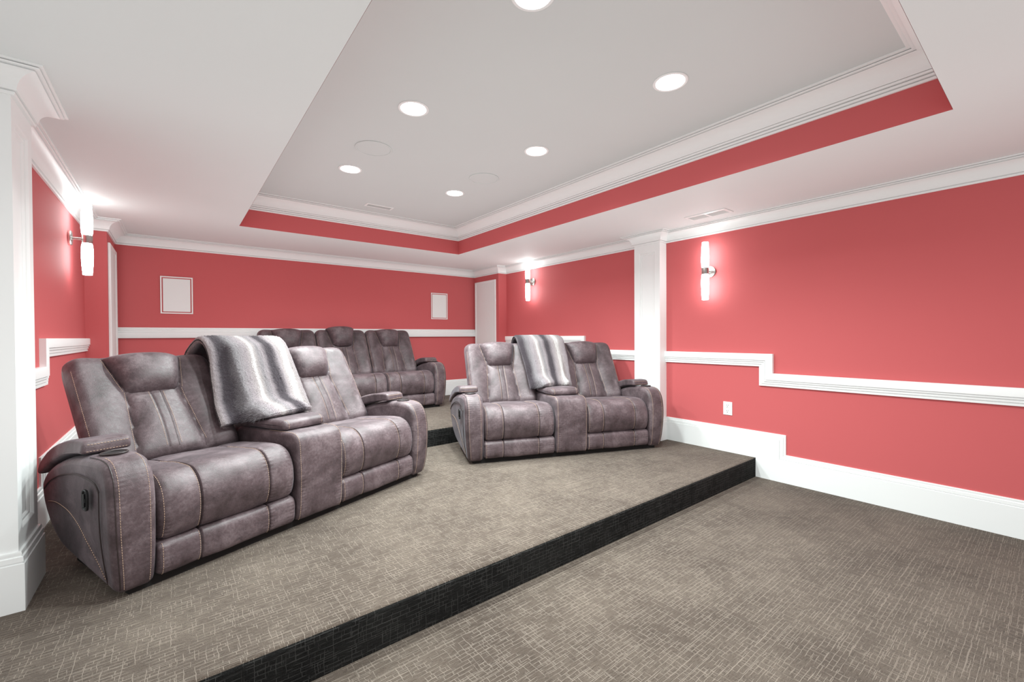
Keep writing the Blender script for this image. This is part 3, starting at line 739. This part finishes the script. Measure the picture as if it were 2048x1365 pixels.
def build_arm(par, sgn, x, handle=True):
    t = MB()
    S = Sweep(ARM, 0.0, 0.138, n=440, r0=0.034, r1=0.034, wr=0.003, seed=2.2, pucker=0.005, warp=arm_warp(sgn), dx=0.007)
    S.mesh(t)
    if sgn < 0:
        t.f = [f[::-1] for f in t.f]
    for q in (0.026, 0.114): t.stitch(*S.path(q, (0.02, 0.04), (0.14, 0.602)))
    P, _ = S.path(0.015, (0.02, 0.04), (0.24, 0.599)); t.tube(P, 0.0025, 2, 6)
    # seams on the outer face
    def outer(pts, n=40, lift=0.0):
        out = []
        for i in range(n + 1):
            u = i / n * (len(pts) - 1); k = min(int(u), len(pts) - 2); f = u - k
            p0, p1, p2, p3 = pts[max(k - 1, 0)], pts[k], pts[k + 1], pts[min(k + 2, len(pts) - 1)]
            c = [0.5 * (2 * p1[a] + (p2[a] - p0[a]) * f + (2 * p0[a] - 5 * p1[a] + 4 * p2[a] - p3[a]) * f * f + (3 * p1[a] - p0[a] - 3 * p2[a] + p3[a]) * f ** 3) for a in (0, 1)]
            v = arm_warp(sgn)(Vector((0, c[0], c[1]))); v.x -= sgn * lift
            out.append(v)
        return out
    NO = Vector((-sgn, 0, 0))
    band = outer([(0.715, 0.385), (0.64, 0.435), (0.53, 0.476), (0.43, 0.499), (0.30, 0.516), (0.19, 0.515), (0.12, 0.500), (0.085, 0.47)], 60)
    t.tube(band, 0.0032, 2, 6)
    arc = outer([(0.66, 0.335), (0.56, 0.350), (0.46, 0.348), (0.37, 0.335), (0.28, 0.300), (0.215, 0.25), (0.165, 0.19), (0.125, 0.13), (0.10, 0.085)], 80)
    t.stitch(arc, [NO] * len(arc), lift=0.0012); t.tube(outer([(0.66, 0.330), (0.56, 0.345), (0.46, 0.343), (0.37, 0.330), (0.285, 0.295), (0.22, 0.245), (0.17, 0.185), (0.13, 0.125), (0.105, 0.08)], 80), 0.0016, 2, 6)
    v = outer([(0.085, 0.47), (0.080, 0.40), (0.082, 0.25), (0.088, 0.12), (0.095, 0.06)], 60); t.tube(v, 0.0022, 2, 6)
    arm = t.build('arm', LM, par, loc=(x, 0, 0))
    # padded lid
    l = MB()
    SL = Sweep(LID, -0.006, 0.146, n=180, r0=0.016, r1=0.016, wr=0.002, seed=6.0, pucker=0.003, warp=arm_warp(sgn), dx=0.010)
    SL.mesh(l)
    if sgn < 0: l.f = [f[::-1] for f in l.f]
    for za, lift in ((0.645, 0), (0.615, 0)):
        P = [arm_warp(sgn)(Vector((q, 0.2755 if za < .63 else 0.280, za))) for q in [0.008 + 0.124 * k / 12 for k in range(13)]]
        l.stitch(P, [Vector((0, -1, 0))] * 13, lift=0.001)
    l.build('armrest_lid', LM, arm)
    # cup holder set into the arm top in front of the lid
    c = MB(); Mx = Matrix.Translation(arm_warp(sgn)(Vector((0.069, 0.195, 0.6045)))) @ Matrix.Rotation(math.radians(-2), 4, 'X') @ Matrix.Diagonal((1.0, 1.05, 1, 1))
    c.lathe([(0.048, -0.004), (0.051, 0.004), (0.048, 0.0065), (0.0445, 0.006), (0.0435, 0.003)], Mx, n=36, mi=0)
    c.lathe([(0.0435, 0.003), (0.041, 0.0022), (0.0, 0.0018)], Mx, n=36, mi=1)
    c.build('cup_holder', [M_PIPING, M_BLACK], arm)
    if handle:
        hc = arm_warp(sgn)(Vector((0, 0.185, 0.425)))
        Mh = Matrix.Translation(hc) @ Matrix.Rotation(-sgn * PI / 2, 4, 'Y')       # local Z -> outwards
        hnd = MB()
        def oval(a, b, z, n=28): return [Mh @ Vector((b * math.copysign(abs(math.cos(2 * PI * k / n)) ** .6, math.cos(2 * PI * k / n)), a * math.copysign(abs(math.sin(2 * PI * k / n)) ** .6, math.sin(2 * PI * k / n)), z)) for k in range(n)]
        rows = [oval(.030, 0.046, -0.002), oval(.030, 0.046, .005), oval(.027, 0.044, .007), oval(.022, 0.040, .006), oval(.020, 0.038, .0015), oval(.001, .001, .0015)]
        hnd.quad_grid(rows, closed_u=True)
        ho = hnd.build('recline_handle', M_BLACK, arm)
        lv = MB(); lv.box((-0.028, -0.006, .001), (0.028, 0.010, .0085), 0, Mh); lv.box((-0.008, -0.015, .001), (0.008, -0.005, .0065), 0, Mh)
        lv.build('lever', M_BLACK, ho, smooth=False)
    return arm

CON = [(0.02, 0.042), (-0.006, 0.085), (-0.014, 0.2), (-0.016, 0.35), (-0.012, 0.46), (0.004, 0.525), (0.045, 0.553), (0.12, 0.556), (0.30, 0.552), (0.50, 0.548), (0.62, 0.54), (0.66, 0.45), (0.66, 0.2), (0.60, 0.05), (0.3, 0.035)]
CLID = [(0.150, 0.560), (0.138, 0.580), (0.145, 0.606), (0.175, 0.619), (0.26, 0.621), (0.36, 0.617), (0.46, 0.610), (0.52, 0.598), (0.53, 0.575), (0.51, 0.558), (0.40, 0.556), (0.26, 0.558)]
def build_console(par, x, w):
    m = MB()
    S = Sweep(CON, 0.003, w - 0.003, n=400, r0=0.022, r1=0.022, wr=0.004, seed=8.0, pucker=0.005, dx=0.010)
    S.mesh(m)
    for q in (0.018, w - 0.018): m.stitch(*S.path(q, (0.02, 0.04), (0.30, 0.552)))
    o = m.build('console', LM, par, loc=(x, 0, 0))
    l = MB()
    def wp(v):
        k = max(0.0, min(1.0, (0.30 - v.y) / 0.16)); c = w / 2
        return Vector((c + (v.x - c) * (1 - 0.13 * k * k), v.y, v.z))
    SL = Sweep(CLID, -0.004, w + 0.004, n=150, r0=0.030, r1=0.030, wr=0.002, seed=3.0, pucker=0.003, warp=wp, dx=0.012); SL.mesh(l)
    for q in (0.03, w - 0.03): l.stitch(*SL.path(q, (0.142, 0.57), (0.18, 0.619)))
    l.build('console_lid', LM, o)
    # fixed padded upright behind the console
    b = MB()
    PB = [(0.50, 0.50), (0.53, 0.60), (0.63, 0.77), (0.74, 0.95), (0.79, 1.02), (0.84, 1.035), (0.88, 1.01), (0.88, 0.9), (0.78, 0.70), (0.70, 0.50), (0.6, 0.47)]
    SB = Sweep(PB, 0.02, w - 0.02, n=120, r0=0.03, r1=0.03, wr=0.003, seed=5.0, pucker=0, dx=0.02); SB.mesh(b)
    b.build('console_back', LM, par, loc=(x, 0, 0))
    return o
def build_base(par, W):
    m = MB(); m.box((0.05, 0.05, 0.0), (W - 0.05, 0.66, 0.10)); m.box((0.10, 0.10, 0.10), (W - 0.10, 0.60, 0.36))
    m.build('base', M_BASE, par, smooth=False)
    m = MB()
    S = Sweep([(0.66, 0.10), (0.70, 0.09), (0.80, 0.16), (0.87, 0.30), (0.88, 0.42), (0.84, 0.50), (0.74, 0.50), (0.68, 0.40)], 0.13, W - 0.13, n=80, r0=0.03, r1=0.03, wr=0.003, seed=1.0, pucker=0, dx=0.03); S.mesh(m)
    m.build('rear_panel', LM, par)

AW = 0.14
HINGE = (0.545, 0.425)
def make_loveseat(label):
    CW = 0.32; W = 2 * AW + 2 * SEAT_W + CW
    t = thing('reclining_loveseat', label, 'loveseat', (0, 0, 0), 0, 'matching reclining seats')
    build_base(t, W)
    build_arm(t, 1, 0.0); build_arm(t, -1, W)
    x1, x2 = AW, AW + SEAT_W + CW
    s = build_seat(t); s.location = (x1, 0, 0); f = build_foot(t); f.location = (x1, 0, 0)
    s2 = copy_tree(s, t); s2.location = (x2, 0, 0); f2 = copy_tree(f, t); f2.location = (x2, 0, 0)
    b = build_back(t, 0.715); b.location = (x1 + SEAT_W / 2, HINGE[0], HINGE[1])
    b2 = copy_tree(b, t); b2.location = (x2 + SEAT_W / 2, HINGE[0], HINGE[1])
    build_console(t, AW + SEAT_W, CW)
    return t
love_r = make_loveseat('plum brown leather reclining loveseat with centre console, standing by the right pilaster')
FR = ((2.0115, 3.1875, Z1), math.radians(-21.5)); FL = ((-0.193, 2.462, Z1), math.radians(22.3))
love_r.location = FR[0]; love_r.rotation_euler = (0, 0, FR[1])
love_l = copy_tree(love_r); love_l.location = FL[0]; love_l.rotation_euler = (0, 0, FL[1])
love_l['label'] = 'plum brown leather reclining loveseat with centre console, standing by the left pilaster'
# the seat nearest the left pilaster is tilted back further
for ch in love_l.children:
    if ch.name.startswith('backrest') and ch.location.x < 0.9: ch.rotation_euler = (math.radians(-9), 0, 0); ch.location = (ch.location.x - 0.035, ch.location.y + 0.035, ch.location.z + 0.022)
    elif ch.name.startswith('backrest'): ch.rotation_euler = (math.radians(-2), 0, 0)

def make_sofa3():
    sw = 0.655; W = 2 * AW + 3 * sw
    t = thing('reclining_sofa', 'dark plum leather three seat reclining sofa against the back wall', 'sofa', (2.905 - W, 5.205, Z2), 0, 'matching reclining seats')
    def ch(o, nm): return [c for c in o.children if c.name.split('.')[0] == nm]
    build_base(t, W)
    arms = ch(love_r, 'arm')
    for a in arms:
        c = copy_tree(a, t)
        if c.location.x > 0.5: c.location.x = W
    se, fo, ba = ch(love_r, 'seat')[0], ch(love_r, 'footrest')[0], ch(love_r, 'backrest')[0]
    for k in range(3):
        x = AW + k * sw
        for o in (se, fo):
            c = copy_tree(o, t); c.location = (x, 0, 0); c.scale = (sw / SEAT_W, 1, 1)
        c = copy_tree(ba, t); c.location = (x + sw / 2, HINGE[0], HINGE[1]); c.scale = (0.655 / 0.715, 1, 1)
        if k == 1:                                   # the middle headrest is pushed forward and up
            for hd in ch(c, 'headrest'): hd.location = BN * 0.030 + BD * 0.022
    return t
make_sofa3()

# ------------------------------------------------------------------ fur throws
from mathutils.bvhtree import BVHTree
def local_bvh(root):
    vs, ps = [], []
    def walk(o, M):
        M = M @ Matrix.LocRotScale(o.location, o.rotation_euler, o.scale)
        if o.type == 'MESH':
            b = len(vs); vs.extend(M @ v.co for v in o.data.vertices); ps.extend(tuple(b + i for i in p.vertices) for p in o.data.polygons)
        for c in o.children: walk(c, M)
    for c in root.children: walk(c, Matrix.Identity(4))
    return BVHTree.FromPolygons(vs, ps)
def add_fur(ob, n):
    md = ob.modifiers.new('fur', 'PARTICLE_SYSTEM'); ps = md.particle_system; st = ps.settings; ps.seed = 3
    st.type = 'HAIR'; st.count = n; st.hair_length = 0.013; st.hair_step = 3; st.render_step = 3; st.display_step = 2
    st.emit_from = 'FACE'; st.use_modifier_stack = False
    st.normal_factor = 0.007; st.factor_random = 0.005; st.tangent_factor = 0.006
    st.root_radius = 0.55; st.tip_radius = 0.1; st.radius_scale = 0.0016; st.brownian_factor = 0.003
def throw(name, label, seat, x0, x1, xt0, xt1, seed, ushift, hem):
    """folded fur throw draped over the middle of a loveseat; x0..x1 at the hem, xt0..xt1 over the top"""
    bvh = local_bvh(seat)
    L = [(0.600, 0.560), (0.612, 0.610), (0.640, 0.680), (0.690, 0.785), (0.745, 0.900), (0.795, 1.000), (0.838, 1.062), (0.890, 1.092), (0.945, 1.088), (0.995, 1.045), (1.022, 0.970), (1.035, 0.88), (1.040, 0.80)]
    pts = [Vector((a, b)) for a, b in L]
    lens = [0.0]
    for a, b in zip(pts, pts[1:]): lens.append(lens[-1] + (b - a).length)
    tot = lens[-1]
    def at(s):
        s = max(0, min(tot - 1e-6, s)); k = max(i for i in range(len(lens) - 1) if lens[i] <= s); f = (s - lens[k]) / (lens[k + 1] - lens[k])
        p0, p1, p2, p3 = pts[max(k - 1, 0)], pts[k], pts[k + 1], pts[min(k + 2, len(pts) - 1)]
        return 0.5 * (2 * p1 + (p2 - p0) * f + (2 * p0 - 5 * p1 + 4 * p2 - p3) * f * f + (3 * p1 - p0 - 3 * p2 + p3) * f ** 3)
    N, M, T = 120, 110, 0.040
    G = []
    for j in range(N + 1):
        row = []
        for i in range(M + 1):
            q = i / M
            h0 = hem[0] * (1 - q) ** 2 + hem[1] * 2 * q * (1 - q) + hem[2] * q * q
            s = h0 + (tot - h0) * j / N
            p = at(s); tn = (at(s + .006) - at(s - .006)).normalized(); nn = Vector((-tn.y, tn.x))
            k = min(1.0, max(0, s) / 0.55); k = k * k * (3 - 2 * k)
            xa, xb = x0 + (xt0 - x0) * k, x1 + (xt1 - x1) * k
            x = xa + (xb - xa) * q + 0.008 * nz(s, seed, 0, 5.0)
            best = -0.03
            for dx in (-0.012, 0.0, 0.012):
                o = Vector((x + dx, *(p + nn * 0.30)))
                hit = bvh.ray_cast(o, Vector((0, -nn.x, -nn.y)), 0.40)
                if hit[0] is not None: best = max(best, 0.30 - hit[3])
            row.append((x, s, p, nn, best, q, xb - xa))
        G.append(row)
    H = [[c[4] for c in r] for r in G]
    Hm = [[max(H[jj][ii] for jj in range(max(0, j - 2), min(N, j + 2) + 1) for ii in range(max(0, i - 2), min(M, i + 2) + 1)) for i in range(M + 1)] for j in range(N + 1)]
    H = [r[:] for r in Hm]
    for it in range(70):
        H = [[max(Hm[j][i], 0.25 * (H[max(j - 1, 0)][i] + H[min(j + 1, N)][i] + H[j][max(i - 1, 0)] + H[j][min(i + 1, M)]) - 0.0001) for i in range(M + 1)] for j in range(N + 1)]
    th = thing(name, label, 'blanket', tuple(seat.location), seat.rotation_euler.z, 'striped fur throws')
    def slab(nm, j0, j1, i0, i1, lift, T, us, fz):
        mb = MB(); F, B, U = [], [], []
        s_lo, s_hi = G[j0][M // 2][1], G[j1][M // 2][1]
        for j in range(j0, j1 + 1):
            rf, rb = [], []
            for i in range(i0, i1 + 1):
                x, s, p, nn, _, q, wd = G[j][i]
                qq = (i - i0) / (i1 - i0); tt = (j - j0) / (j1 - j0) * (s_hi - s_lo)
                w = wd * (i1 - i0) / M
                e = rise(qq * w, 0.03) * rise((1 - qq) * w, 0.03) * rise(tt, 0.03) * rise(s_hi - s_lo - tt, 0.03)
                wave = 0.006 * (1 + nz(x + seed, s, 0, 3.4)) + 0.005 * (1 + nz(x, s, seed, 9.0))
                fuzz = fz * (0.0045 * nz(x, s, seed, 90.0) + 0.0025 * nz(x, s, seed + 3, 190.0)) * (0.3 + 0.7 * e)
                h = H[j][i] + 0.006 + lift
                c = h + T * 0.5
                pf = p + nn * (c + T * 0.5 * e + wave + fuzz); pb = p + nn * (c - T * 0.5 * e)
                rf.append(Vector((x, pf.x, pf.y))); rb.append(Vector((x, pb.x, pb.y))); U.append((q + us, s))
            F.append(rf); B.append(rb)
        mb.quad_grid(F, flip=True); mb.quad_grid(B); mb.uv = U + U
        ob = mb.build(nm, M_FUR, th)
        if fz > 0.9: add_fur(ob, 36000)
    slab('under_fold', 2, N // 2, 4, M - 6, 0.0, 0.014, ushift + .3, 0.4)
    slab('folded_fur', 0, N, 0, M, 0.018, T, ushift, 1.0)
    return th
throw('fur_throw', 'grey and white striped fur throw folded over the middle of the right loveseat', love_r, 0.730, 1.205, 0.690, 1.235, 0.4, 0.07, (-0.005, 0.045, 0.02))
throw('fur_throw', 'grey and white striped fur throw folded over the middle of the left loveseat', love_l, 0.670, 1.275, 0.720, 1.275, 5.7, 0.0, (0.0, 0.022, 0.012))

# ------------------------------------------------------------------ added white world fill, entering through the unbuilt side behind the viewer
w = bpy.data.worlds.new('World'); sc.world = w; w.use_nodes = True
bg = w.node_tree.nodes['Background']; bg.inputs[0].default_value = (1.0, 0.99, 0.98, 1); bg.inputs[1].default_value = 0.45

# ------------------------------------------------------------------ camera
cd = bpy.data.cameras.new('Camera'); cam = bpy.data.objects.new('Camera', cd); C.objects.link(cam); sc.camera = cam
cd.sensor_width = 36.0; cd.sensor_fit = 'HORIZONTAL'; cd.lens = 36.0 * 865.41 / 2048.0; cd.clip_start = 0.02; cd.clip_end = 60
ya, pi_, ro = math.radians(-38.0464), math.radians(-0.6045), math.radians(-0.3036)
fw = Vector((math.sin(-ya) * math.cos(pi_), math.cos(ya) * math.cos(pi_), math.sin(pi_)))
rt = Vector((math.cos(ya), math.sin(ya), 0)); up = rt.cross(fw)
r2 = rt * math.cos(ro) + up * math.sin(ro); u2 = up * math.cos(ro) - rt * math.sin(ro)
cam.matrix_world = Matrix(((r2.x, u2.x, -fw.x, 0), (r2.y, u2.y, -fw.y, 0), (r2.z, u2.z, -fw.z, 1.3), (0, 0, 0, 1)))

sc.view_settings.view_transform = 'Standard'; sc.view_settings.look = 'None'
sc.view_settings.gamma = 1.0; sc.view_settings.use_curve_mapping = False
sc.view_settings.exposure = 0.18
sc.cycles.max_bounces = 8; sc.cycles.diffuse_bounces = 3
# sourceless ambient fill, added to brighten the whole room
sc.cycles.use_fast_gi = True; sc.cycles.fast_gi_method = 'ADD'
w.light_settings.ao_factor = 0.43; w.light_settings.distance = 1.5
sc.cycles.sample_clamp_indirect = 8.0
